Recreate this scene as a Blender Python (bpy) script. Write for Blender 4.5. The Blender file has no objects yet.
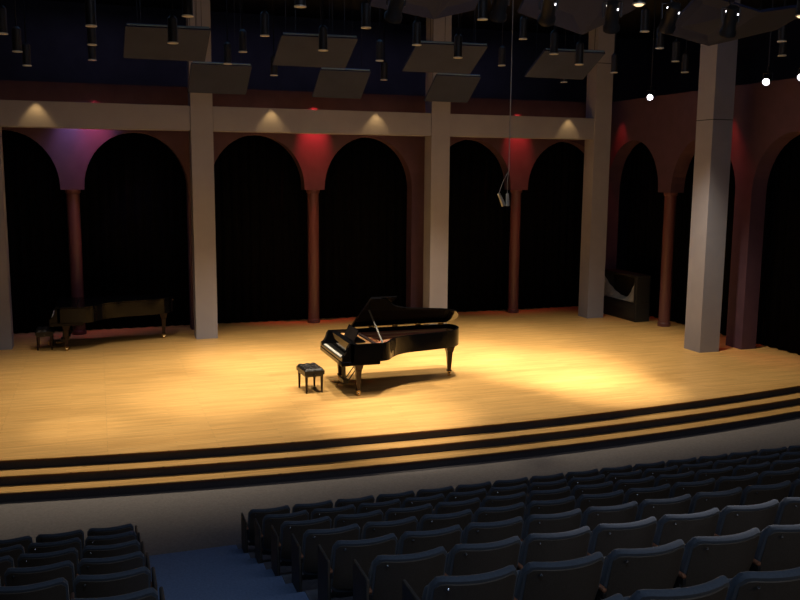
import bpy, math, random
from mathutils import Vector, Matrix
random.seed(4)
S = bpy.context.scene
COL = S.collection
PI = math.pi

# ------------------------------------------------------------------ materials
def mat(name, col, rough=.6, metal=0., coat=0., emit=None, es=0., spec=.5):
    m = bpy.data.materials.new(name); m.use_nodes = True
    b = m.node_tree.nodes['Principled BSDF']
    b.inputs['Base Color'].default_value = (*col, 1)
    b.inputs['Roughness'].default_value = rough
    b.inputs['Metallic'].default_value = metal
    b.inputs['Coat Weight'].default_value = coat
    b.inputs['Specular IOR Level'].default_value = spec
    if emit:
        b.inputs['Emission Color'].default_value = (*emit, 1)
        b.inputs['Emission Strength'].default_value = es
    return m

def noisy(name, c1, c2, scale=8., rough=.7, bump=0., detail=4., spec=.5, stretch=(1, 1, 1), metal=0., sheen=0.):
    m = mat(name, c1, rough, metal, spec=spec)
    nt = m.node_tree; N = nt.nodes; L = nt.links; b = N['Principled BSDF']
    tc = N.new('ShaderNodeTexCoord'); mp = N.new('ShaderNodeMapping'); mp.inputs['Scale'].default_value = stretch
    no = N.new('ShaderNodeTexNoise'); no.inputs['Scale'].default_value = scale; no.inputs['Detail'].default_value = detail
    cr = N.new('ShaderNodeValToRGB')
    cr.color_ramp.elements[0].position = .3; cr.color_ramp.elements[0].color = (*c1, 1)
    cr.color_ramp.elements[1].position = .7; cr.color_ramp.elements[1].color = (*c2, 1)
    L.new(tc.outputs['Object'], mp.inputs['Vector']); L.new(mp.outputs[0], no.inputs['Vector'])
    L.new(no.outputs['Fac'], cr.inputs['Fac']); L.new(cr.outputs['Color'], b.inputs['Base Color'])
    if sheen: b.inputs['Sheen Weight'].default_value = sheen
    if bump:
        bp = N.new('ShaderNodeBump'); bp.inputs['Strength'].default_value = bump; bp.inputs['Distance'].default_value = .01
        L.new(no.outputs['Fac'], bp.inputs['Height']); L.new(bp.outputs[0], b.inputs['Normal'])
    return m

def wood_floor(name):
    m = mat(name, (.7, .45, .2), .42, spec=.35)
    nt = m.node_tree; N = nt.nodes; L = nt.links; b = N['Principled BSDF']
    tc = N.new('ShaderNodeTexCoord')
    br = N.new('ShaderNodeTexBrick')
    br.inputs['Scale'].default_value = 1.; br.inputs['Brick Width'].default_value = 1.7; br.inputs['Row Height'].default_value = .075
    br.inputs['Mortar Size'].default_value = .002; br.inputs['Mortar Smooth'].default_value = .2
    br.inputs['Color1'].default_value = (.81, .495, .18, 1); br.inputs['Color2'].default_value = (.70, .405, .135, 1)
    br.inputs['Mortar'].default_value = (.36, .2, .07, 1)
    br.offset = .37; br.offset_frequency = 3
    mp = N.new('ShaderNodeMapping'); mp.inputs['Scale'].default_value = (.8, 16, 1)
    no = N.new('ShaderNodeTexNoise'); no.inputs['Scale'].default_value = 1.6; no.inputs['Detail'].default_value = 6
    cr = N.new('ShaderNodeValToRGB')
    cr.color_ramp.elements[0].position = .3; cr.color_ramp.elements[0].color = (.74, .70, .64, 1)
    cr.color_ramp.elements[1].position = .68; cr.color_ramp.elements[1].color = (1.1, 1.08, 1.05, 1)
    mx = N.new('ShaderNodeMixRGB'); mx.blend_type = 'MULTIPLY'; mx.inputs['Fac'].default_value = .85
    L.new(tc.outputs['Object'], br.inputs['Vector']); L.new(tc.outputs['Object'], mp.inputs['Vector'])
    L.new(mp.outputs[0], no.inputs['Vector']); L.new(no.outputs['Fac'], cr.inputs['Fac'])
    L.new(br.outputs['Color'], mx.inputs['Color1']); L.new(cr.outputs['Color'], mx.inputs['Color2'])
    L.new(mx.outputs['Color'], b.inputs['Base Color'])
    return m

M = dict(
    wood=wood_floor('stage maple boards'),
    riser=noisy('black carpet riser', (.038, .040, .056), (.058, .060, .080), 60, .9),
    nosing=mat('dark nosing', (.10, .03, .02), .4),
    pit=noisy('grey carpet', (.19, .172, .172), (.24, .22, .22), 30, .9, .2),
    carpet=noisy('blue carpet', (.14, .21, .38), (.19, .28, .48), 45, .95, .3),
    plat=noisy('grey blue seating floor', (.12, .13, .16), (.17, .18, .21), 20, .85, .1),
    maroon=noisy('maroon wall paint', (.078, .038, .064), (.094, .046, .076), 3, .75),
    redcol=mat('red column paint', (.15, .058, .060), .38),
    grey=noisy('warm grey column', (.28, .28, .34), (.305, .305, .365), 2.5, .7),
    void=noisy('dark blue black wall', (.028, .027, .045), (.042, .040, .062), 1.5, .9),
    black=mat('black paint', (.012, .012, .013), .6),
    ceil=mat('black ceiling', (.012, .012, .016), .9),
    curtain=noisy('black velvet curtain', (.002, .002, .003), (.005, .005, .006), 6, .95, spec=.03),
    lacquer=mat('black piano lacquer', (.004, .004, .005), .10, spec=.12),
    lacquer_soft=mat('satin black lacquer', (.010, .009, .009), .28),
    leg=mat('dark piano leg', (.020, .008, .006), .15, spec=.25),
    ivory=mat('white keys', (.82, .80, .74), .25),
    ebony=mat('black keys', (.01, .01, .01), .3),
    gold=mat('bronze iron plate', (.62, .33, .13), .45, .15),
    board=noisy('spruce soundboard', (.55, .30, .12), (.62, .36, .16), 3, .4, stretch=(1, 20, 1)),
    string=mat('copper strings', (.50, .17, .09), .45, .2),
    felt=mat('dark felt', (.03, .012, .012), .9),
    brass=mat('brass', (.80, .55, .25), .25, 1.),
    chrome=mat('chrome', (.8, .8, .8), .15, 1.),
    propgrey=mat('satin grey brown prop', (.10, .09, .075), .35),
    leather=mat('black leather', (.014, .013, .012), .36, spec=.3),
    seatblue=noisy('blue seat fabric', (.046, .066, .105), (.058, .084, .13), 80, .8, .1, sheen=.2),
    seatback=noisy('charcoal back panel', (.060, .052, .047), (.085, .074, .066), 120, .6),
    armwood=mat('brown armrest wood', (.22, .10, .06), .5),
    darkmetal=mat('dark metal', (.035, .035, .04), .45, .6),
    palemetal=mat('pale metal foot', (.45, .43, .40), .4, .5),
    panel=noisy('grey reflector panel', (.023, .032, .080), (.028, .038, .092), 2, .8, spec=.2),
    panel_edge=mat('panel edge with blue light tint', (.10, .20, .35), .6),  # blue light along the panel tops is put into this colour
    can=mat('black fixture can', (.016, .016, .017), .5),
    rim=mat('fixture rim glow as caught light', (.5, .48, .42), .4, .3, emit=(1., .85, .6), es=.022),  # weak emission stands in for light caught on the lip
    warmlamp=mat('lit warm lamp', (.9, .8, .6), .4, emit=(1., .72, .4), es=1.6),
    lens=mat('lit spotlight lens', (1, 1, 1), .3, emit=(.92, .90, 1.), es=14.),
    vent=mat('lit lamp vent', (1, 1, 1), .3, emit=(.95, .93, 1.), es=3.),  # emissive dots added for the glints of lamp spill
    case=noisy('black case', (.014, .015, .014), (.03, .03, .029), 30, .5),
    cloth=noisy('pale grey cloth', (.34, .33, .31), (.42, .41, .38), 12, .85),
    mic=mat('grey microphone metal', (.55, .55, .53), .3, .6),
    cable=mat('grey cable', (.30, .30, .30), .6),
)

# ------------------------------------------------------------------ mesh helper
class MB:
    def __init__(s): s.v = []; s.f = []
    def add(s, vs, fs):
        o = len(s.v); s.v += [tuple(v) for v in vs]; s.f += [tuple(i + o for i in f) for f in fs]; return s
    def box(s, x0, x1, y0, y1, z0, z1):
        vs = [(x, y, z) for z in (z0, z1) for x, y in ((x0, y0), (x1, y0), (x1, y1), (x0, y1))]
        return s.add(vs, [(3, 2, 1, 0), (4, 5, 6, 7), (0, 1, 5, 4), (1, 2, 6, 5), (2, 3, 7, 6), (3, 0, 4, 7)])
    def taper(s, c, a, b, z0, z1):          # rectangular taper: half sizes a (bottom), b (top)
        x, y = c
        vs = [(x + sx * h[0], y + sy * h[1], z) for h, z in ((a, z0), (b, z1)) for sx, sy in ((-1, -1), (1, -1), (1, 1), (-1, 1))]
        return s.add(vs, [(3, 2, 1, 0), (4, 5, 6, 7), (0, 1, 5, 4), (1, 2, 6, 5), (2, 3, 7, 6), (3, 0, 4, 7)])
    def prism(s, poly, z0, z1):             # counterclockwise poly
        n = len(poly)
        vs = [(x, y, z0) for x, y in poly] + [(x, y, z1) for x, y in poly]
        fs = [tuple(range(n - 1, -1, -1)), tuple(range(n, 2 * n))] + [(i, (i + 1) % n, n + (i + 1) % n, n + i) for i in range(n)]
        return s.add(vs, fs)
    def ring(s, outer, inner, z0, z1, closed=True):
        n = len(outer); vs = []
        for z in (z0, z1): vs += [(x, y, z) for x, y in outer] + [(x, y, z) for x, y in inner]
        fs = []
        for i in range(n if closed else n - 1):
            j = (i + 1) % n
            fs += [(i, j, 2 * n + j, 2 * n + i), (n + j, n + i, 3 * n + i, 3 * n + j), (2 * n + i, 2 * n + j, 3 * n + j, 3 * n + i), (j, i, n + i, n + j)]
        if not closed:
            fs += [(0, 2 * n, 3 * n, n), (n - 1, 2 * n - 1, 4 * n - 1, 3 * n - 1)]
        return s.add(vs, fs)
    def tube(s, p0, p1, r0, r1=None, n=12, cap=True):
        r1 = r0 if r1 is None else r1
        p0 = Vector(p0); p1 = Vector(p1); d = (p1 - p0).normalized()
        a = d.cross(Vector((0, 0, 1)) if abs(d.z) < .9 else Vector((1, 0, 0))).normalized(); b = d.cross(a)
        vs = []
        for p, r in ((p0, r0), (p1, r1)):
            vs += [p + a * math.cos(2 * PI * i / n) * r + b * math.sin(2 * PI * i / n) * r for i in range(n)]
        fs = [(i, (i + 1) % n, n + (i + 1) % n, n + i) for i in range(n)]
        if cap: fs += [tuple(range(n - 1, -1, -1)), tuple(range(n, 2 * n))]
        return s.add(vs, fs)
    def path(s, pts, r, n=8):
        for a, b in zip(pts, pts[1:]): s.tube(a, b, r, n=n)
        return s
    def lathe(s, prof, c=(0, 0), n=32):     # prof: (r, z)
        vs = []
        for r, z in prof: vs += [(c[0] + r * math.cos(2 * PI * i / n), c[1] + r * math.sin(2 * PI * i / n), z) for i in range(n)]
        fs = [(k * n + i, k * n + (i + 1) % n, (k + 1) * n + (i + 1) % n, (k + 1) * n + i) for k in range(len(prof) - 1) for i in range(n)]
        fs += [tuple(range(n - 1, -1, -1)), tuple(range((len(prof) - 1) * n, len(prof) * n))]
        return s.add(vs, fs)
    def xform(s, mtx):
        s.v = [tuple(mtx @ Vector(v)) for v in s.v]; return s
    def build(s, name, m, parent=None, smooth=False, bevel=0., loc=None):
        me = bpy.data.meshes.new(name)
        vs = s.v
        if loc is not None: vs = [(x - loc[0], y - loc[1], z - loc[2]) for x, y, z in vs]
        me.from_pydata(vs, [], s.f); me.validate(); me.update()
        import bmesh
        bm = bmesh.new(); bm.from_mesh(me); bmesh.ops.recalc_face_normals(bm, faces=bm.faces)
        bm.to_mesh(me); bm.free()
        me.materials.append(m)
        if smooth:
            for p in me.polygons: p.use_smooth = True
            try: me.set_sharp_from_angle(angle=math.radians(38))
            except Exception: pass
        o = bpy.data.objects.new(name, me); COL.objects.link(o)
        if loc is not None: o.location = loc
        if parent is not None: o.parent = parent
        if bevel:
            b = o.modifiers.new('bevel', 'BEVEL'); b.width = bevel; b.segments = 2; b.limit_method = 'ANGLE'
        return o

def tag(o, label=None, cat=None, group=None, kind=None):
    if label: o['label'] = label
    if cat: o['category'] = cat
    if group: o['group'] = group
    if kind: o['kind'] = kind
    return o
def thing(name, loc, label, cat, group=None, rz=0.):
    o = bpy.data.objects.new(name, None); COL.objects.link(o); o.location = loc; o.rotation_euler = (0, 0, rz)
    o.empty_display_size = .2
    return tag(o, label, cat, group)
def copy_tree(o, parent=None):
    c = o.copy(); COL.objects.link(c)
    if parent is not None: c.parent = parent
    for ch in list(o.children): copy_tree(ch, c)
    return c

# ------------------------------------------------------------------ stage
CX = 5.7
def edgeY(x, y0): return y0 + (x - CX) ** 2 / 100.
def arc_poly(y0, yb, x0=-9., x1=19.5, n=56, back0=None):
    fr = [(x0 + (x1 - x0) * i / n, edgeY(x0 + (x1 - x0) * i / n, y0)) for i in range(n + 1)]
    if back0 is None: bk = [(x1, yb), (x0, yb)]
    else: bk = [(x, edgeY(x, back0)) for x, _ in reversed(fr)]
    return fr + bk
def platform(name, y0, z, back0, label):
    deck = MB().prism(arc_poly(y0, 28.5, back0=back0), z - .03, z).build(name, M['wood'])
    tag(deck, label, 'stage', kind='structure')
    MB().prism(arc_poly(y0 + .025, 28.5, back0=back0), -.46, z - .03).build('riser', M['riser'], deck)
    MB().ring([(x, edgeY(x, y0 - .004)) for x in [-9 + i * .5 for i in range(58)]], [(x, edgeY(x, y0 + .02)) for x in [-9 + i * .5 for i in range(58)]], z - .034, z - .012, closed=False).build('nosing', M['nosing'], deck)
    return deck
platform('stage_platform', 13.57, 0., None, 'wide maple stage floor with a gently curved front edge')
platform('stage_step', 13.26, -.15, 13.575, 'upper curved wooden step with black riser below the stage edge')
platform('stage_step', 12.95, -.30, 13.265, 'lower curved wooden step with black riser above the grey floor')

tag(MB().box(-9, 19.5, -5, 13.9, -.65, -.45).build('floor', M['pit']), 'flat grey carpet between stage steps and seats', 'floor', kind='structure')
tag(MB().box(-9, 19.5, -5, 29, 9.3, 9.4).build('ceiling', M['ceil']), kind='structure')
tag(MB().box(-9, 19.5, 28.5, 28.7, -.6, 9.3).build('wall_back', M['void']), kind='structure')
tag(MB().box(19.5, 19.7, -5, 28.7, -.65, 9.4).build('wall_right', M['void']), kind='structure')
tag(MB().box(-9.2, -9, -5, 28.7, -.65, 9.4).build('wall_left', M['void']), kind='structure')
tag(MB().box(-9, 19.5, -5.2, -5, -.65, 9.4).build('wall_front', M['void']), kind='structure')

# ------------------------------------------------------------------ arcade walls
HW = .295; PITCH = 3.25; SPR = 3.88; TH = .45; WTOP = 6.62
def arcade(s_list, square, lo, hi):
    """outline of the wall's lower edge along s: list of (s, z)"""
    pts = [(lo, 0. if square[0] else SPR)]
    for k, c in enumerate(s_list):
        base = 0. if square[k] else SPR
        a, b = max(c - HW, lo), min(c + HW, hi)
        if k > 0: pts.append((a, base))
        else: pts = [(a, base)]
        pts.append((b, base))
        if k < len(s_list) - 1:
            x0, x1 = c + HW, s_list[k + 1] - HW; m_ = (x0 + x1) / 2; r = (x1 - x0) / 2
            pts.append((x0, SPR))
            for i in range(0, 25):
                t = PI - PI * i / 24
                pts.append((m_ + r * math.cos(t), SPR + .06 + 1.46 * math.sin(t)))
            pts.append((x1, SPR))
    return pts
def arcade_mesh(pts, place):
    mb = MB(); n = len(pts); vs = []
    for d in (0, TH):
        for s, z in pts: vs.append(place(s, z, d))
        for s, z in pts: vs.append(place(s, WTOP, d))
    fs = []
    for i in range(n - 1):
        if abs(pts[i][0] - pts[i + 1][0]) > 1e-6:
            fs += [(i, i + 1, n + i + 1, n + i), (2 * n + i + 1, 2 * n + i, 3 * n + i, 3 * n + i + 1), (n + i, n + i + 1, 3 * n + i + 1, 3 * n + i)]
        fs.append((i, i + 1, 2 * n + i + 1, 2 * n + i))
    fs += [(0, n, 3 * n, 2 * n), (n - 1, 2 * n - 1, 4 * n - 1, 3 * n - 1)]
    return mb.add(vs, fs)
YB = 24.57
backc = [-3.85, -.6, 2.65, 5.9, 9.15, 12.4, 15.65]
sq = [True, False, True, False, True, False, True]
o = arcade_mesh(arcade(backc, sq, -3.98, 15.78), lambda s, z, d: (s, YB + d, z)).build('wall_arcade_back', M['maroon'])
tag(o, 'long maroon arcade wall of round arches behind the stage', 'wall', kind='structure')
sidec = [8.27, 11.52, 14.77, 18.02, 21.28, 24.1]
sidec = [14.77, 18.02, 21.27, 24.52]
sqs = [False, True, False, True]
XR = 15.33; XL = -3.53
o = arcade_mesh(arcade(sidec, sqs, 14.45, 24.56), lambda s, z, d: (XR + d, s, z)).build('wall_arcade_right', M['maroon'])
tag(o, 'maroon arcade wall running forward along the right side of the stage', 'wall', kind='structure')
o = arcade_mesh(arcade(sidec, sqs, 14.45, 24.56), lambda s, z, d: (XL - d, s, z)).build('wall_arcade_left', M['maroon'])
tag(o, 'maroon arcade wall along the left side of the stage', 'wall', kind='structure')

def round_col(x, y, label):
    t = thing('round_column', (x, y, 0), label, 'column', 'round red columns of the arcade')
    MB().lathe([(.165, 0), (.165, SPR - .06), (.165, SPR)]).build('shaft', M['redcol'], t, smooth=True)
    MB().lathe([(.185, 0), (.185, .10), (.168, .12)]).build('plinth', M['redcol'], t, smooth=True)
    MB().lathe([(.168, SPR - .10), (.19, SPR - .08), (.19, SPR)]).build('capital', M['redcol'], t, smooth=True)
round_col(-.6, YB + TH / 2, 'dim round dark red column behind the closed grand piano')
round_col(5.9, YB + TH / 2, 'bright red lit round column left of the open grand piano lid')
round_col(12.4, YB + TH / 2, 'round red column behind the hanging microphones')
round_col(XR + TH / 2, 21.27, 'dark round column in the right side wall beside the black case')
round_col(XR + TH / 2, 14.77, 'round column at the near end of the right side arcade')
round_col(XL - TH / 2, 21.27, 'round column in the left side arcade')

def sq_col(x0, x1, y0, y1, top, label, joint=0.):
    cx, cy = (x0 + x1) / 2, (y0 + y1) / 2
    t = thing('square_column', (cx, cy, 0), label, 'column', 'square grey columns around the stage')
    a, b = (x1 - x0) / 2, (y1 - y0) / 2
    if joint:
        MB().box(-a, a, -b, b, 0, joint).build('shaft', M['grey'], t)
        MB().box(-a + .008, a - .008, -b + .008, b - .008, joint, joint + .02).build('joint', M['black'], t)
        MB().box(-a, a, -b, b, joint + .02, top).build('upper_shaft', M['grey'], t)
    else:
        MB().box(-a, a, -b, b, 0, top).build('shaft', M['grey'], t)
sq_col(-2.70, -2.13, 23.08, 23.62, 9.28, 'square grey column cut by the left picture edge')
sq_col(2.33, 2.885, 23.08, 23.62, 9.28, 'tall square grey column between the closed piano and the open piano')
sq_col(8.89, 9.44, 23.08, 23.62, 9.28, 'square grey column rising behind the open grand piano lid')
sq_col(14.08, 14.64, 23.08, 23.62, 9.28, 'square grey column at the right end of the beam beside the black case', 7.62)
sq_col(14.04, 14.62, 17.70, 18.32, 9.28, 'large square grey column standing nearest on the right side of the stage', 5.70)
mb = MB()
for x0, x1 in ((-2.28, 2.33), (2.885, 8.89), (9.44, 14.08)): pass
beam_z = (5.41, 6.03)
for i, (x0, x1, lab) in enumerate(((-2.125, 2.325, 'left'), (2.89, 8.885, 'middle'), (9.445, 14.075, 'right'))):
    b = MB().box(x0, x1, 23.11, 23.56, *beam_z).build('beam', M['grey'], bevel=.01)
    tag(b, '%s length of the horizontal grey beam joining the square columns' % lab, 'beam', 'grey beams between the columns')

# curtains, one per opening
def curtain(s0, s1, place, label):
    mb = MB(); n = int((s1 - s0) / .035); vs = []; ph = random.random() * 6
    for i in range(n + 1):
        s = s0 + (s1 - s0) * i / n
        d = .045 * math.sin(s * 21 + ph + 1.1 * math.sin(s * 3.1)) + .02 * math.sin(s * 47 + ph)
        vs += [place(s, d, .02), place(s, d * .8, 6.2)]
    fs = [(2 * i, 2 * i + 2, 2 * i + 3, 2 * i + 1) for i in range(n)]
    o = mb.add(vs, fs).build('stage_curtain', M['curtain'], smooth=True)
    s_ = o.modifiers.new('thick', 'SOLIDIFY'); s_.thickness = .008
    tag(o, label, 'curtain', 'black curtains behind the arches')
labs = ['black curtain filling the leftmost arch of the back wall', 'black curtain in the arch behind the closed grand piano', 'black curtain in the arch left of the bright red column',
        'black curtain in the arch right of the bright red column', 'black curtain in the arch left of the hanging microphones', 'black curtain in the rightmost arch of the back wall']
for k in range(6):
    curtain(backc[k], backc[k + 1] - .01, lambda s, d, z: (s, 25.27 + d, z), labs[k])
curtain(21.3, 24.4, lambda s, d, z: (16.25 + d, s, z), 'black curtain behind the side arch that holds the black case')
curtain(18.0, 21.28, lambda s, d, z: (16.25 + d, s, z), 'black curtain in the side arch mostly hidden by the nearest grey column')
curtain(14.6, 17.98, lambda s, d, z: (16.25 + d, s, z), 'black curtain in the side arch at the right picture edge')
curtain(14.6, 24.4, lambda s, d, z: (-4.45 + d, s, z), 'black curtain along the left side arcade')

# ------------------------------------------------------------------ grand piano
def offset_poly(p, d):
    n = len(p); out = []
    for i in range(n):
        a = Vector(p[i - 1]); b = Vector(p[i]); c = Vector(p[(i + 1) % n])
        n1 = Vector((-(b - a).y, (b - a).x)).normalized(); n2 = Vector((-(c - b).y, (c - b).x)).normalized()
        m_ = (n1 + n2); m_ = m_ / max(.35, m_.length_squared / 2) if m_.length > 1e-6 else n1
        out.append(tuple(b + m_ * d))
    return out
def smooth_pts(pts, n=6):                    # catmull-rom through an open list
    out = []
    P = [pts[0]] + pts + [pts[-1]]
    for i in range(1, len(P) - 2):
        for k in range(n):
            t = k / n; r = []
            for a in (0, 1):
                p0, p1, p2, p3 = P[i - 1][a], P[i][a], P[i + 1][a], P[i + 2][a]
                r.append(.5 * (2 * p1 + (p2 - p0) * t + (2 * p0 - 5 * p1 + 4 * p2 - p3) * t * t + (3 * p1 - p0 - 3 * p2 + p3) * t ** 3))
            out.append(tuple(r))
    return out + [pts[-1]]
BENT = smooth_pts([(.78, -1.60), (.93, -1.53), (1.06, -1.34), (1.24, -1.15), (1.55, -1.00), (1.98, -.92), (2.32, -.85), (2.58, -.73), (2.75, -.50), (2.80, -.26), (2.76, -.07), (2.68, 0.)])
def outline(u0): return [(u0, -1.60)] + BENT + [(u0, 0.)]      # counterclockwise: treble side, tail, bass side
def make_piano(loc, label, lid_deg, desk=True, group='concert grand pianos'):
    t = thing('grand_piano', loc, label, 'piano', group)
    L_ = M['lacquer']
    out = outline(.18); inn = offset_poly(out, .055)
    rim = MB().ring(out, inn, .66, 1.0).build('case', L_, t, smooth=True)
    MB().prism(offset_poly(outline(.20), .03), .66, .70).build('underside', M['lacquer_soft'], t)
    MB().prism(offset_poly(outline(.50), .056), .85, .875).build('soundboard', M['board'], t)
    # iron plate: rim strip with struts
    p_out = offset_poly(outline(.54), .06); p_in = offset_poly(p_out, .10)
    pl = MB().ring(p_out, p_in, .885, .915)
    def half(u):                                # treble edge v at u
        for a, b in zip(BENT, BENT[1:]):
            if a[0] <= u <= b[0]: return a[1] + (b[1] - a[1]) * (u - a[0]) / (b[0] - a[0])
        return -1.6
    for v0, u1, v1 in ((-.38, 2.5, -.30), (-.75, 2.25, -.62), (-1.05, 1.55, -.93), (-1.3, 1.12, -1.22)):
        pl.tube((.60, v0, .925), (u1, v1, .925), .020, n=6)
    pl.box(.54, .70, -1.54, -.06, .875, .93)
    pl.build('iron_plate', M['gold'], t)
    st = MB()
    for k in range(40):
        v = -.10 - k * .036
        u1 = min(2.7, 2.82 - .25 * 0)
        uu = .76
        while uu < 2.5 and half(uu + .1) < v * .93 - .10: uu += .05
        st.tube((.70, v, .93), (uu, v * .93, .922), .0035, n=4, cap=False)
    st.build('strings', M['string'], t)
    MB().box(.68, .74, -1.50, -.10, .932, .965).build('dampers', M['felt'], t, bevel=.008)
    MB().box(.32, .54, -1.545, -.055, .82, .93).build('pin_block', M['gold'], t)
    # keybed, cheeks, keys
    MB().box(0., .74, -1.60, 0., .60, .685).build('keybed', L_, t, bevel=.012)
    for v0, v1 in ((-1.60, -1.495), (-.105, 0.)):
        pr = [(.01, .685), (.01, .765), (.06, .80), (.10, .86), (.125, .95), (.16, 1.0), (.24, 1.0), (.24, .685)]
        vs = [(x, v0, z) for x, z in pr] + [(x, v1, z) for x, z in pr]; n = len(pr)
        MB().add(vs, [tuple(range(n)), tuple(range(2 * n - 1, n - 1, -1))] + [(i, (i + 1) % n, n + (i + 1) % n, n + i) for i in range(n)]).build('arm', L_, t)
    ks = MB(); kb = MB(); w = 1.36 / 52; base = -1.48
    for k in range(52):
        ks.box(.040, .185, base + k * w + .0008, base + (k + 1) * w - .0008, .685, .745)
    for k in range(51):
        if (k % 7) in (0, 2, 3, 5, 6): kb.box(.09, .185, base + (k + 1) * w - .006, base + (k + 1) * w + .006, .745, .76)
    ks.build('white_keys', M['ivory'], t); kb.build('black_keys', M['ebony'], t)
    MB().box(.012, .036, -1.495, -.105, .685, .725).build('key_slip', L_, t)
    # fallboard
    pr = [(.187, .685), (.187, .80), (.215, .935), (.24, .96), (.28, .96), (.28, .685)]
    vs = [(x, -1.495, z) for x, z in pr] + [(x, -.105, z) for x, z in pr]; n = len(pr)
    MB().add(vs, [tuple(range(n)), tuple(range(2 * n - 1, n - 1, -1))] + [(i, (i + 1) % n, n + (i + 1) % n, n + i) for i in range(n)]).build('fallboard', L_, t)
    MB().box(.26, .36, -1.545, -.055, .93, .962).build('desk_shelf', L_, t, bevel=.004)
    if desk:
        d = MB().box(0, .018, -1.14, -.46, 0, .24).xform(Matrix.Translation((.36, 0, .965)) @ Matrix.Rotation(math.radians(24), 4, 'Y'))
        mdk = d.build('music_desk', L_, t, bevel=.004)
        MB().box(.34, .58, -1.18, -.42, .945, .965).build('desk_slide', L_, t)
    # lid
    th = math.radians(lid_deg)
    rot = Matrix.Translation((0, .012, 1.012)) @ Matrix.Rotation(-th, 4, 'X')
    lo = [(u, v - .012 if v < -.02 else v) for u, v in outline(.62)]
    lo = [(u + (.012 if u > 2.4 else 0), v) for u, v in lo]
    lid = MB().prism(lo, 0, .022).xform(rot).build('lid', L_, t, smooth=True)
    if lid_deg > 3:
        MB().prism([(.63, -1.60), (1.13, -1.60), (1.13, 0.), (.63, 0.)], .026, .046).xform(rot).build('front_flap', L_, lid)
        tp = rot @ Vector((.74, -1.02, 0)); MB().tube((.80, -1.54, .99), tp, .019, n=8).build('lid_prop', M['propgrey'], t)
    else:
        MB().box(.17, .61, -1.612, 0, 0, .022).xform(rot).build('front_flap', L_, t, bevel=.004)
    hg = MB()
    for u in (1.0, 1.5, 2.0, 2.5): hg.tube((u, .012, 1.006), (u + .12, .012, 1.006), .010, n=8)
    hg.build('hinge', M['brass'], t)
    # legs
    for (u, v) in ((.35, -1.48), (.35, -.18), (2.55, -.50)):
        lg = MB().taper((u, v), (.060, .060), (.095, .095), .50, .655)
        lg.taper((u, v), (.032, .032), (.055, .055), .13, .50)
        lg.taper((u, v), (.045, .045), (.045, .045), .10, .13)
        g = lg.build('leg', M['leg'], t, bevel=.008)
        c = MB().tube((u - .02, v, .043), (u + .02, v, .043), .043, n=16); c.box(u - .032, u - .024, v - .02, v + .02, .04, .10); c.box(u + .024, u + .032, v - .02, v + .02, .04, .10); c.box(u - .032, u + .032, v - .02, v + .02, .092, .10)
        c.build('caster', M['brass'], g)
    # lyre
    ly = MB().box(.21, .31, -.95, -.65, .11, .19); ly.box(.21, .30, -.92, -.68, .56, .61)
    for v in (-.90, -.84, -.76, -.70): ly.tube((.26, v, .19), (.26, v, .58), .013, n=8)
    ly.tube((.31, -.90, .14), (.66, -.88, .62), .010, n=6); ly.tube((.31, -.70, .14), (.66, -.72, .62), .010, n=6)
    ll = ly.build('pedal_lyre', M['lacquer_soft'], t)
    for v in (-.87, -.80, -.73): MB().box(.10, .22, v - .014, v + .014, .075, .09).build('pedal', M['brass'], ll, bevel=.004)
    t.scale = (1.08, 1.08, 1.06)
    return t
make_piano((4.37, 17.80, 0), 'black concert grand piano with raised lid and lit white keys at centre stage', 29.5)
make_piano((-1.22, 24.08, 0), 'closed black grand piano in shadow before the left arches', 0, desk=False)

def make_bench(loc, label, rz=0.):
    t = thing('piano_bench', loc, label, 'bench', 'padded piano benches', rz)
    a, b = .205, .30
    n = 12; mb = MB(); vs = []
    nx, ny = 16, 24
    for j in range(ny + 1):
        for i in range(nx + 1):
            x = -a + 2 * a * i / nx; y = -b + 2 * b * j / ny
            e = min(1, (1 - abs(x / a)) * 6) ** .5 * min(1, (1 - abs(y / b)) * 8) ** .5
            q = abs(math.sin(PI * (x + a) / (2 * a) * 3)) * abs(math.sin(PI * (y + b) / (2 * b) * 4))
            vs.append((x, y, .455 + .03 * e + .028 * e * q ** .5))
    fs = [(j * (nx + 1) + i, j * (nx + 1) + i + 1, (j + 1) * (nx + 1) + i + 1, (j + 1) * (nx + 1) + i) for j in range(ny) for i in range(nx)]
    mb.add(vs, fs); mb.box(-a, a, -b, b, .375, .457)
    cu = mb.build('cushion', M['leather'], t, smooth=True)
    bt = MB()
    for i in (1, 2):
        for j in (1, 2, 3): bt.lathe([(.011, .478), (.011, .484), (.004, .488)], (-a + 2 * a * i / 3, -b + 2 * b * j / 4), 8)
    bt.build('buttons', M['leather'], cu)
    MB().box(-a + .02, a - .02, -b + .02, b - .02, .335, .377).build('apron', M['lacquer_soft'], t, bevel=.005)
    for sx in (-1, 1):
        for sy in (-1, 1):
            MB().taper((sx * (a - .045), sy * (b - .05)), (.016, .016), (.026, .026), 0, .36).build('leg', M['leg'], t, bevel=.003)
    for sy in (-1, 1): MB().tube((0, sy * (b - .02), .37), (0, sy * (b + .04), .37), .022, n=14).build('knob', M['lacquer_soft'], t)
    return t
make_bench((3.95, 16.93, 0), 'tufted black leather piano bench beside the open grand piano', math.radians(4))
make_bench((-1.36, 23.0, 0), 'dark piano bench in shadow at the left end of the closed piano')

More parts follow.
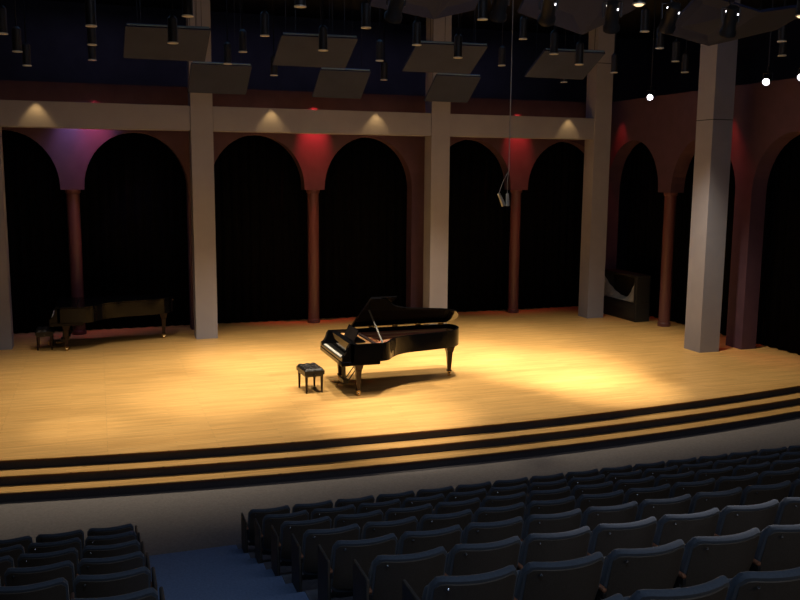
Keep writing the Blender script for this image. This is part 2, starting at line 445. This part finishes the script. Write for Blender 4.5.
# ------------------------------------------------------------------ black case with cloth
t = thing('black_cabinet', (15.34, 23.03, 0), 'large black case with an open front pocket in the right side arch', 'case')
x0, x1, y0, y1, zt = -.26, .24, -1.0, 1.0, 1.40
mb = MB().box(x0, x1, y0, y1, 0, .55); mb.box(x0, x1, y0, y1, 1.33, zt); mb.box(x0, x1, y0, y0 + .14, .55, 1.33); mb.box(x0, x1, y1 - .10, y1, .55, 1.33); mb.box(x1 - .05, x1, y0, y1, .55, 1.33)
mb.build('body', M['case'], t, bevel=.015)
fr = MB()
for z in (.06, .52, 1.36): fr.box(x0 - .015, x0, y0 + .02, y1 - .02, z, z + .03)
for y in (y0 + .02, y1 - .05): fr.box(x0 - .015, x0, y, y + .03, .06, 1.39)
fr.build('edge_trim', M['darkmetal'], t, bevel=.004)
for y in (-.75, .75):
    for x in (-.16, .16): pass
mb = MB().tube((x0 - .03, -.25, .32), (x0 - .03, .25, .32), .012); mb.tube((x0, -.25, .32), (x0 - .03, -.25, .32), .012); mb.tube((x0, .25, .32), (x0 - .03, .25, .32), .012)
mb.build('handle', M['darkmetal'], t)
# sagging cloth inside: hangs in a U between the sides of the opening
vs = []; ny, nx = 40, 10
for j in range(ny + 1):
    y = .885 - 1.72 * j / ny; s = (y + .835) / 1.72
    for i in range(nx + 1):
        q = i / nx
        w = 1 - abs(2 * s - 1)
        top = .62 + .62 * abs(2 * s - 1) ** 1.8
        z = .565 + (top - .565) * q
        x = -.20 + .30 * q * w + .012 * math.sin(y * 30 + q * 4)
        vs.append((x, y, z))
fs = [(j * (nx + 1) + i, j * (nx + 1) + i + 1, (j + 1) * (nx + 1) + i + 1, (j + 1) * (nx + 1) + i) for j in range(ny) for i in range(nx)]
o = MB().add(vs, fs).build('draped_cloth', M['cloth'], smooth=True); o.location = (15.34, 23.03, 0)
s_ = o.modifiers.new('thick', 'SOLIDIFY'); s_.thickness = .012
tag(o, 'pale grey cloth sagging inside the opening of the black case', 'cloth')

# ------------------------------------------------------------------ seating
R0, DY, RISE, Z0 = 9.75, .985, .315, -.30
YF = 10.62
def row_floor(i): return Z0 + RISE * i
NR = 13
for blk, (xa, xb) in dict(left=(-9., .20), right=(1.50, 19.5)).items():
    for i in range(NR):
        y1 = YF - DY * i; y0 = y1 - DY if i < NR - 1 else -5
        o = MB().box(xa, xb, y0, y1, -.45, row_floor(i)).build('seating_tier', M['plat'])
        tag(o, '%s seating tier number %d from the stage, low floor step under seats' % (blk, i + 1), 'floor step', kind='structure')
for k in range(2 * NR):
    y1 = YF - DY / 2 * k; y0 = y1 - DY / 2 if k < 2 * NR - 1 else -5
    o = MB().box(.20, 1.50, y0, y1, -.45, Z0 + RISE / 2 * k).build('aisle_step', M['carpet'], bevel=.01)
    tag(o, 'blue carpeted aisle step, number %d counted up from the stage' % (k + 1), 'step', 'blue carpeted aisle steps', kind='structure')

def backrest_mesh(w=.247, ns=18, off0=0., off1=.065, ztop=.76, zbot=.30, sag=.07, rec=.15, corner=.05, inset=0.):
    prof = []
    H_ = ztop - zbot
    vs = []; ws = w - inset
    nprof = 0
    for i in range(ns + 1):
        s = -1 + 2 * i / ns
        # round the top corners by lowering the top near the ends, and thin the cushion at the ends
        e = abs(s); drop = corner * max(0, (e - .82) / .18) ** 2
        dropb = .6 * drop
        zt = ztop - inset - drop; zb = zbot + inset + dropb
        th = (off1 - off0) * (1 - .25 * max(0, (e - .8) / .2) ** 2)
        ring = []
        def Y(z): return rec * (ztop - z) / H_ + sag * s * s
        r = th / 2
        ring.append((Y(zb) + off0, zb))
        ring.append((Y((zb + zt) / 2) + off0 - .012, (zb + zt) / 2))
        ring.append((Y(zt - r) + off0, zt - r))
        for k in range(1, 6):
            a = PI * k / 6
            ring.append((Y(zt) + off0 + r - r * math.cos(a), zt - r + r * math.sin(a)))
        ring.append((Y(zt - r) + off0 + th, zt - r))
        ring.append((Y((zb + zt) / 2) + off0 + th + .02, (zb + zt) / 2))
        ring.append((Y(zb) + off0 + th, zb))
        nprof = len(ring)
        vs += [(ws * s, y, z) for y, z in ring]
    fs = [(i * nprof + k, i * nprof + (k + 1) % nprof, (i + 1) * nprof + (k + 1) % nprof, (i + 1) * nprof + k) for i in range(ns) for k in range(nprof)]
    fs += [tuple(range(nprof)), tuple(range(ns * nprof, (ns + 1) * nprof))]
    return MB().add(vs, fs)

def make_seat(side, aisle):
    """side = -1: support on the left (right block), +1: support on the right"""
    t = bpy.data.objects.new('auditorium_seat', None); COL.objects.link(t); t.empty_display_size = .2
    b = backrest_mesh().build('backrest', M['seatblue'], t, smooth=True)
    bp = backrest_mesh(off0=-.014, off1=.0, ztop=.742, zbot=.32, sag=.07, rec=.15 * .415 / .46, corner=.035, inset=.014, w=.247)
    bp.xform(Matrix.Translation((0, .0085, 0)))
    bp.build('back_panel', M['seatback'], b, smooth=True)
    yy = .0085 + .07 * .55 - .014 - .003
    MB().lathe([(.009, 0), (.008, .004), (.005, .007), (.001, .008)], n=12).xform(Matrix.Translation((-.175, yy + .004, .705)) @ Matrix.Rotation(PI / 2, 4, 'X')).build('screw', M['chrome'], b)
    # folded seat cushion
    m_ = backrest_mesh(w=.215, off0=.0, off1=.075, ztop=.60, zbot=.24, sag=.0, rec=-.06, corner=.05)
    m_.xform(Matrix.Translation((0, .27, 0)))
    m_.build('seat_cushion', M['seatblue'], t, smooth=True)
    MB().box(-.245, .245, .17, .20, .27, .30).build('cross_bar', M['darkmetal'], t)
    x = side * .265
    lg = MB().box(x - .012, x + .012, .16, .22, .03, .50); lg.box(x - .012, x + .012, .10, .33, .46, .50)
    g = lg.build('leg', M['darkmetal'], t, bevel=.003)
    MB().box(x - .015, x + .015, .10, .30, 0, .03).build('foot', M['palemetal'], g, bevel=.006)
    MB().box(x - .015, x + .015, .10, .34, .50, .525).build('armrest', M['armwood'], t, bevel=.01)
    if aisle:
        MB().box(x + side * .016 - .012, x + side * .016 + .012, .10, .42, .12, .60).build('end_panel', M['seatback'], t, bevel=.012)
    return t
proto = {}
used = set()
ORD = ['first', 'second', 'third', 'fourth', 'fifth', 'sixth', 'seventh', 'eighth', 'ninth', 'tenth', 'eleventh', 'twelfth', 'thirteenth', 'fourteenth', 'fifteenth', 'sixteenth', 'seventeenth', 'eighteenth', 'nineteenth', 'twentieth']
def seat(block, row, j):
    side = -1 if block == 'right' else 1
    key = (side, j == 0)
    if key not in proto: proto[key] = make_seat(*key); t = proto[key]
    else: t = copy_tree(proto[key])
    # children of the prototype keep their data; a copy gets its own tags
    x = 1.79 + .53 * j if block == 'right' else -.005 - .53 * j
    t.location = (x, R0 - DY * row, row_floor(row)); t.rotation_euler = (0, 0, 0)
    t.name = 'auditorium_seat'
    if j == 0: lab = 'dark blue edged auditorium seat at the aisle end, %s row from stage, %s block' % (ORD[row], block)
    else: lab = 'dark auditorium seat, %s from the aisle, %s row from stage, %s block' % (ORD[j], ORD[row], block)
    tag(t, lab, 'seat', 'auditorium seats in the %s block' % block)
for r, n in enumerate((20, 18, 16, 14, 11, 9, 7, 5)):
    for j in range(n): seat('right', r, j)
for r, n in enumerate((4, 4, 4, 4, 3, 3, 2)):
    for j in range(n): seat('left', r, j)

# ------------------------------------------------------------------ things overhead
def slab(quad, th, mat_, parent, name='board'):
    q = [Vector(p) for p in quad]
    n = (q[1] - q[0]).cross(q[2] - q[0]).normalized()
    if n.z < 0: n = -n
    k = len(q); vs = q + [p + n * th for p in q]
    return MB().add(vs, [tuple(range(k)), tuple(range(2 * k - 1, k - 1, -1))] + [(i, (i + 1) % k, k + (i + 1) % k, k + i) for i in range(k)]).build(name, mat_, parent, bevel=.006)
def hang(quad, label, group):
    """flat reflector: quad near-left, near-right, far-right, far-left in world space"""
    c = sum((Vector(p) for p in quad), Vector()) / len(quad)
    t = thing('acoustic_panel', c, label, 'ceiling panel', group)
    loc = [tuple(Vector(p) - c) for p in quad]
    slab(loc, .05, M['panel'], t)
    a, b = Vector(loc[0]), Vector(loc[1])
    d = (b - a).normalized()
    MB().tube(a + Vector((.03, .015, .045)), b + Vector((-.03, .015, .045)), .022, n=6).build('blue_lit_edge', M['panel_edge'], t)  # added strip carrying the blue light of the top edge
    for f in (.18, .82):
        for e in (0, 1):
            p = (a if e == 0 else Vector(loc[3])).lerp(b if e == 0 else Vector(loc[2]), f)
            MB().tube(p + Vector((0, .02 if e == 0 else -.03, .05)), (p.x, p.y, 9.3 - c.z), .006, n=5).build('hanging_wire', M['darkmetal'], t)
    return t
F1 = [((.62, 2.19), 'leftmost'), ((3.56, 5.12), 'second'), ((6.4, 8.0), 'third'), ((9.36, 10.88), 'rightmost')]
lb = ['grey tilted ceiling panel in front of the top of the left grey column', 'grey tilted ceiling panel with blue-lit top edge hanging above the bright red column',
      'grey tilted ceiling panel above the top of the column behind the piano', 'grey tilted ceiling panel beside the top of the column at the beam end']
for ((a, b), w), l in zip(F1, lb): hang([(a, 17.5, 7.04), (b, 17.5, 7.06), (b - .02, 18.4, 6.57), (a - .02, 18.4, 6.57)], l, 'upper row of tilted reflector panels')
lb = ['smaller lower grey panel crossing the left grey column', 'smaller lower grey panel hanging left of centre above the beam', 'smaller lower grey panel crossing the column behind the piano']
for (a, b), l in zip(((2.16, 3.54), (5.18, 6.44), (8.16, 9.38)), lb): hang([(a, 20.9, 6.81), (b, 20.9, 6.81), (b - .02, 21.7, 6.23), (a - .02, 21.7, 6.23)], l, 'lower row of small reflector panels')

def cloud(pts_l, pts_r, label):
    """two boards meeting at a fold; world points, fold = first and last point of both lists"""
    allp = [Vector(p) for p in pts_l + pts_r]
    c = sum(allp, Vector()) / len(allp)
    t = thing('folded_acoustic_panel', c, label, 'ceiling panel', 'large folded reflector panels over the stage front')
    for pts in (pts_l, pts_r):
        slab([tuple(Vector(p) - c) for p in pts], .05, M['panel'], t)
    MB().tube(Vector(pts_l[0]) - c + Vector((0, 0, .06)), Vector(pts_l[-1]) - c + Vector((0, 0, .06)), .03, n=6).build('spine', M['darkmetal'], t)
    for p in (pts_l[0], pts_l[-1]):
        MB().tube(Vector(p) - c + Vector((0, 0, .05)), (p[0] - c.x, p[1] - c.y, 9.3 - c.z), .008, n=5).build('hanging_wire', M['darkmetal'], t)
CL = 'large folded grey ceiling panel %s'
# apex (far, low), side corners, near edge (high)
def cl(ax, az, lx, lz, rx, rz, top, label, lean=.0):
    A_ = (ax, 13.6, az); nx_ = ax - lean
    cloud([A_, (lx, 13.2, lz), (lx - .05, 12.2, top), (nx_, 12.2, top - .22)], [A_, (rx, 13.2, rz), (rx + .02, 12.2, top), (nx_, 12.2, top - .22)], label)
cl(-.55, 7.02, -1.45, 7.2, .3, 7.2, 7.75, CL % 'barely in view at the top left corner', .1)
cl(2.28, 6.99, 1.3, 7.12, 3.1, 7.15, 7.7, CL % 'at the top edge left of the one above the piano', .1)
cl(5.25, 6.84, 4.05, 6.90, 5.78, 6.95, 7.65, CL % 'at the top edge above the piano, fold down its middle', .12)
cl(7.98, 6.75, 6.55, 6.96, 8.72, 7.14, 7.6, CL % 'at the top edge left of the nearest grey column', .1)
cl(10.6, 6.70, 9.35, 6.80, 11.75, 7.0, 7.28, CL % 'in front of the top of the nearest grey column', .1)

# hanging pot lights: (px-derived world spots) x, y, z of the mouth
def can_light(size):
    t = bpy.data.objects.new('hanging_downlight', None); COL.objects.link(t); t.empty_display_size = .2
    r = .085 * size; h = .42 * size
    MB().lathe([(r, 0), (r, h), (r * .5, h + .05)], n=20).build('can', M['can'], t, smooth=True)
    MB().lathe([(r * .80, -.012), (r * 1.12, -.012), (r * 1.12, .004), (r, .010)], n=20).build('rim', M['rim'], t, smooth=True)
    return t
POTS = [
    (-1.352, 19.0, 6.674, 'black hanging pot light middle of three staggered lamps at upper left', 0),
    (-1.435, 17.0, 6.723, 'black hanging pot light uppermost of three staggered lamps at upper left', 0),
    (-1.316, 21.0, 6.627, 'black hanging pot light lowest of three staggered lamps at upper left', 0),
    (0.025, 16.0, 6.79, 'black hanging pot light top of the vertical line of three lamps at left', 0),
    (0.031, 19.0, 6.875, 'black hanging pot light middle of the vertical line of three lamps at left', 0),
    (0.026, 21.5, 6.863, 'black hanging pot light bottom of the vertical line of three lamps at left', 0),
    (1.512, 15.0, 6.884, 'black hanging pot light just above the leftmost grey panel', 0),
    (1.4, 16.6, 6.666, 'black hanging pot light in front of the leftmost grey panel', 0),
    (3.317, 18.0, 7.092, 'black hanging pot light top right of the leftmost grey panel', 0),
    (3.126, 19.6, 6.966, 'black hanging pot light between the leftmost and second grey panels', 0),
    (2.897, 20.3, 6.779, 'black hanging pot light above the lower panel beside the left column', 0),
    (3.103, 13.8, 6.936, 'black hanging pot light at the top edge above the second grey panel', 0),
    (4.234, 21.8, 6.731, 'black hanging pot light beneath the left end of the second grey panel', 0),
    (4.292, 17.1, 6.746, 'black hanging pot light in front of the second grey panel', 0),
    (4.834, 16.0, 7.044, 'black hanging pot light right above the second grey panel', 0),
    (6.374, 20.0, 6.979, 'black hanging pot light between second and third grey panels, upper', 0),
    (7.201, 22.2, 6.782, 'black hanging pot light between second and third grey panels, lower', 0),
    (6.2, 17.0, 6.936, 'black hanging pot light at the left corner of the third grey panel', 0),
    (7.185, 17.2, 6.761, 'black hanging pot light in front of the third grey panel', 0),
    (6.737, 15.0, 7.155, 'black hanging pot light top edge right of the folded panel above the piano', 0),
    (9.763, 20.5, 7.079, 'black hanging pot light right of the third grey panel beside the microphone cable', 0),
    (9.076, 18.0, 7.347, 'black hanging pot light above the microphone cable, under the big folded panel', 0),
    (9.195, 16.8, 6.886, 'black hanging pot light at the top left of the fourth grey panel', 0),
    (9.987, 17.1, 6.742, 'black hanging pot light in front of the fourth grey panel', 0),
    (12.275, 21.8, 6.887, 'black hanging pot light just under the fourth grey panel', 0),
    (12.71, 20.0, 6.981, 'black hanging pot light right of the column at the beam end', 0),
    (7.613, 11.4, 6.867, 'black hanging pot light glowing warm at the top edge', 1),
    (10.852, 16.0, 7.323, 'black hanging pot light under the warm glowing lamp', 0),
    (11.941, 17.0, 7.172, 'black hanging pot light below and right of the warm glowing lamp', 0),
    (13.098, 18.0, 7.054, 'black hanging pot light third down right of the column at the beam end', 0),
    (14.127, 19.0, 6.945, 'black hanging pot light lowest left of the nearest grey column', 0),
    (13.489, 15.0, 7.136, 'black hanging pot light upper right of the nearest grey column', 0),
    (14.875, 16.5, 7.094, 'black hanging pot light lower right of the nearest grey column', 0),
    (10.609, 11.4, 6.891, 'black hanging pot light faintly glowing at the top right corner', 1)]
cp = can_light(1.); first = True
names_near = ['over the %s' % s for s in ()]
for k, (x, y, z, lab, warm) in enumerate(POTS):
    t = cp if k == 0 else copy_tree(cp)
    t.location = (x, y, z); t.name = 'hanging_downlight'
    tag(t, lab, 'lamp', 'cylindrical pot lights hanging over the stage')
    ztop = 9.3
    MB().tube((0, 0, .46), (0, 0, ztop - z), .014, n=6).build('stem', M['darkmetal'], t)
    if warm:
        MB().lathe([(.004, -.040), (.05, -.034), (.072, -.016), (.072, .0)], n=20).build('bulb', M['warmlamp'], t)

# theatre spotlights: body, lens, yoke, clamp
def spotlight(loc, aim, label, lit=True, vents=True, scale=1., group='stage spotlights hung over the stage'):
    loc = Vector(loc); aim = Vector(aim)
    t = thing('stage_spotlight', loc, label, 'lamp', group)
    d = (aim - loc).normalized(); q = d.to_track_quat('Z', 'Y').to_matrix().to_4x4() @ Matrix.Scale(scale, 4)
    MB().lathe([(.05, -.26), (.085, -.24), (.10, -.08), (.10, .10), (.125, .14), (.125, .20), (.11, .20), (.105, .16)], n=20).xform(q).build('body', M['can'], t, smooth=True)
    MB().lathe([(.001, .155), (.10, .155), (.10, .165), (.001, .172)], n=20).xform(q).build('lens', M['lens'] if lit else M['chrome'], t, smooth=True)
    y = MB()
    s = scale
    side = d.cross(Vector((0, 0, 1))).normalized()
    y.path([side * .125 * s, side * .14 * s + Vector((0, 0, .22 * s)), -side * .14 * s + Vector((0, 0, .22 * s)), -side * .125 * s], .012 * s, 6)
    y.tube((0, 0, .22 * s), (0, 0, .34 * s), .02 * s, n=8)
    y.build('yoke', M['darkmetal'], t)
    y = MB().tube((0, 0, .33 * s), (0, 0, 9.3 - loc.z), .016, n=6); y.box(-.035, .035, -.035, .035, .30 * s, .40 * s)
    y.build('clamp', M['darkmetal'], t)
    if vents:
        v = MB()
        for a in (.6, 2.2, 3.9):
            p = Vector((math.cos(a) * .097, math.sin(a) * .097, -.16))
            v.tube(p * .98 + Vector((0, 0, -.012)), p * .98 + Vector((0, 0, .012)), .013, n=8)
        v.xform(q).build('vent', M['vent'], t, smooth=True)
    return t
SPOTS = [
    ((3.928, 11.6, 6.628), (4.0, 17.5, 0), 'stage spotlight with bright glints at the top edge above the piano'),
    ((5.477, 11.6, 6.736), (6.5, 16.8, 0), 'stage spotlight with bright glints beside the microphone cable top'),
    ((6.241, 11.6, 6.721), (9.0, 19.3, 0), 'stage spotlight with bright glint before the folded panel right of the microphone cable'),
    ((7.299, 11.6, 6.684), (9.8, 16.0, 0), 'shiny stage spotlight at the top above the column at the beam end'),
    ((8.313, 11.6, 6.731), (10.5, 19, 0), 'bluish stage spotlight left of the panel before the nearest grey column'),
    ((9.411, 11.6, 6.739), (11, 15.5, 0), 'cluster-like dark stage spotlight in front of the top of the nearest grey column')]
for loc, aim, lab in SPOTS: spotlight(loc, aim, lab, lit=True)
# lanterns whose lenses face the hall
for loc, lab in (((14.9, 21.52, 6.57), 'small lit spotlight on the side wall left of the nearest grey column'), ((14.9, 16.94, 6.58), 'lit spotlight right of the nearest grey column'),
                 ((14.9, 15.85, 6.58), 'lit spotlight at the right picture edge')):
    spotlight(loc, Vector(loc) + (Vector((2.2, 8., 1.4)) - Vector(loc)).normalized() * 5, lab, lit=True, vents=False, scale=.75, group='white glowing side spotlights')

# microphone pair on a cable
mx, my = (7.341, 15.0)
t = thing('hanging_microphone_pair', (mx, my, 4.0), 'pair of small grey microphones hanging on one thin grey cable', 'microphone')
zs = (0.442, 0.014)   # split height, mic top, relative
MB().tube((0, 0, zs[0]), (0, 0, 5.3), .010, n=6).build('cable', M['cable'], t)
for (dx, s) in ((-.20, -1), (-.02, 1)):
    MB().path([(0, 0, zs[0]), (dx * .45 - .02, 0, zs[0] * .55 + zs[1] * .45), (dx, 0, zs[1])], .006, 6).build('lead', M['cable'], t)
    m_ = MB().tube((dx, 0, zs[1]), (dx + .06 * (-s) * .5 + .04, 0, zs[1] - .13), .028, .036, n=12); m_.tube((dx + .06 * (-s) * .5 + .04, 0, zs[1] - .13), (dx + .06 * (-s) * .8 + .06, 0, zs[1] - .23), .038, n=12)
    m_.build('microphone', M['mic'], t, smooth=True)

# ------------------------------------------------------------------ lights
def lamp(kind, loc, aim, power, col, **k):
    l = bpy.data.lights.new('light', kind); l.energy = power; l.color = col
    for a, b in k.items(): setattr(l, a, b)
    o = bpy.data.objects.new('light', l); COL.objects.link(o); o.location = loc
    if aim is not None: o.rotation_euler = (Vector(aim) - Vector(loc)).to_track_quat('-Z', 'Y').to_euler()
    return o
WARM = (1., .80, .50)
def sp(loc, aim, power, ang, blend=.8, col=WARM, r=.12): lamp('SPOT', loc, aim, power, col, spot_size=math.radians(ang), spot_blend=blend, shadow_soft_size=r)
# broad stage wash and brighter pools, hung in front of the reflector panels
WASH = (1., .85, .62)
for x, y, p in ((-1.0, 16.2, 1050), (3.0, 16.6, 1400), (7.5, 16.6, 1550), (12.0, 16.6, 1000)):
    sp((x, y, 6.85), (x, y + .7, 0), p, 88, .75, col=WASH, r=.2)
for x, p in ((.8, 420), (4.6, 950), (8.4, 950), (12.0, 480)):
    sp((x, 20.0, 6.7), (x, 20.5, 0), p, 74, .8, col=WASH, r=.2)
for loc, aim, pw, ang, bl in (
    ((-.8, 14.2, 6.9), (-.5, 15.5, 0), 620, 17, 1.),
    ((1.5, 14.6, 6.9), (2.1, 17.1, 0), 1500, 32, 1.),
    ((3.2, 15.0, 6.9), (3.2, 20.2, 0), 2600, 24, 1.),
    ((4.6, 12.6, 6.9), (4.9, 14.5, 0), 2400, 30, 1.),
    ((7.2, 15.0, 6.9), (8.0, 19.4, 0), 3800, 30, 1.),
    ((8.6, 14.0, 6.9), (9.7, 17.1, 0), 4200, 36, 1.),
    ((9.4, 12.6, 6.9), (9.9, 15.2, 0), 2600, 28, 1.),
    ((5.0, 15.0, 6.9), (5.2, 17.4, 0), 1100, 38, 1.)):
    sp(loc, aim, pw, ang, bl, col=(1., .86, .66))
# small downlights on top of the beam grazing its face
for x, p in ((-1.3, 26), (4.4, 26), (7.27, 26), (13.2, 20)):
    lamp('SPOT', (x, 22.92, 6.22), (x, 22.92, 0), p, (1., .60, .20), spot_size=math.radians(76), spot_blend=.6, shadow_soft_size=.03)
# coloured lamps between beam and arcade wall
for loc, aim, p, c in (((5.88, 24.2, 6.5), (5.88, 24.8, 5.1), 700, (1., .05, .05)), ((.05, 24.2, 6.5), (.0, 24.8, 5.1), 230, (1., .06, .12)), ((-.6, 24.15, 6.35), (-.6, 24.8, 4.2), 60, (.6, .42, 1.)),
                     ((12.25, 24.2, 6.5), (12.3, 24.8, 5.1), 380, (1., .06, .05))):
    lamp('SPOT', loc, aim, p, c, spot_size=math.radians(52), spot_blend=1., shadow_soft_size=.05)
for loc, aim, p in (((14.95, 23.5, 6.5), (15.4, 23.6, 4.2), 70), ((14.9, 18.9, 6.5), (15.4, 18.4, 4.0), 150), ((14.9, 15.9, 6.4), (15.4, 16., 4.8), 30)):
    lamp('SPOT', loc, aim, p, (1., .06, .04), spot_size=math.radians(50), spot_blend=1., shadow_soft_size=.05)
# blue light in the loft, then unseen dim fill lights added over the seats
lamp('AREA', (6, 26.8, 8.9), (6, 27.2, 5), 24, (.7, .62, 1.), shape='RECTANGLE', size=16, size_y=.4)
lamp('AREA', (5, 20.0, 9.1), (5, 18.5, 6), 34, (.2, .5, 1.), shape='RECTANGLE', size=14, size_y=.4)
lamp('AREA', (3, 2.5, 9.0), (2.5, 5.5, 1), 14, (.58, .76, 1.), shape='RECTANGLE', size=8, size_y=4)  # added cool fill for the seat edges
lamp('AREA', (5, -3.5, 7.6), (6.5, 5, 1.5), 90, (1., .88, .75), shape='RECTANGLE', size=6, size_y=1)  # added fill from behind the camera to lift the seat backs
sp((6.5, 8.2, 8.8), (4.0, 4.6, 2.0), 1300, 24, 1., col=(1., .88, .8), r=.3)
lamp('AREA', (5, 5.0, 8.6), (6.5, 22, 4.5), 70, (.62, .72, 1.), shape='RECTANGLE', size=8, size_y=1)  # added cool fill towards the columns and panels
sp((1.0, 0.5, 8.8), (1.6, 4.6, 1.4), 260, 52, 1., col=(.58, .76, 1.), r=.4)  # added cool fill limited to the near rows and aisle
lamp('SPOT', (-.2, 23.95, 6.35), (-.2, 24.7, 4.6), 85, (.62, .45, 1.), spot_size=math.radians(95), spot_blend=1., shadow_soft_size=.1)


# ------------------------------------------------------------------ camera, world, view
W = bpy.data.worlds.new('world'); S.world = W; W.use_nodes = True
W.node_tree.nodes['Background'].inputs[0].default_value = (.02, .02, .03, 1); W.node_tree.nodes['Background'].inputs[1].default_value = .2
cam = bpy.data.cameras.new('camera'); co = bpy.data.objects.new('camera', cam); COL.objects.link(co); S.camera = co
cam.sensor_width = 36; cam.lens = 872 / 800 * 36; cam.clip_start = .05; cam.clip_end = 200
yaw = math.radians(19.1); pitch = math.atan(129 / 880.); roll = .0076
fw = Vector((math.sin(yaw) * math.cos(pitch), math.cos(yaw) * math.cos(pitch), -math.sin(pitch)))
rt = Vector((math.cos(yaw), -math.sin(yaw), 0)); up = rt.cross(fw)
r2 = math.cos(roll) * rt + math.sin(roll) * up; u2 = math.cos(roll) * up - math.sin(roll) * rt
co.matrix_world = Matrix(((r2.x, u2.x, -fw.x, 0), (r2.y, u2.y, -fw.y, 0), (r2.z, u2.z, -fw.z, 4.4), (0, 0, 0, 1)))
S.view_settings.view_transform = 'Standard'; S.view_settings.look = 'None'; S.view_settings.gamma = 1; S.view_settings.use_curve_mapping = False
S.view_settings.exposure = 0.
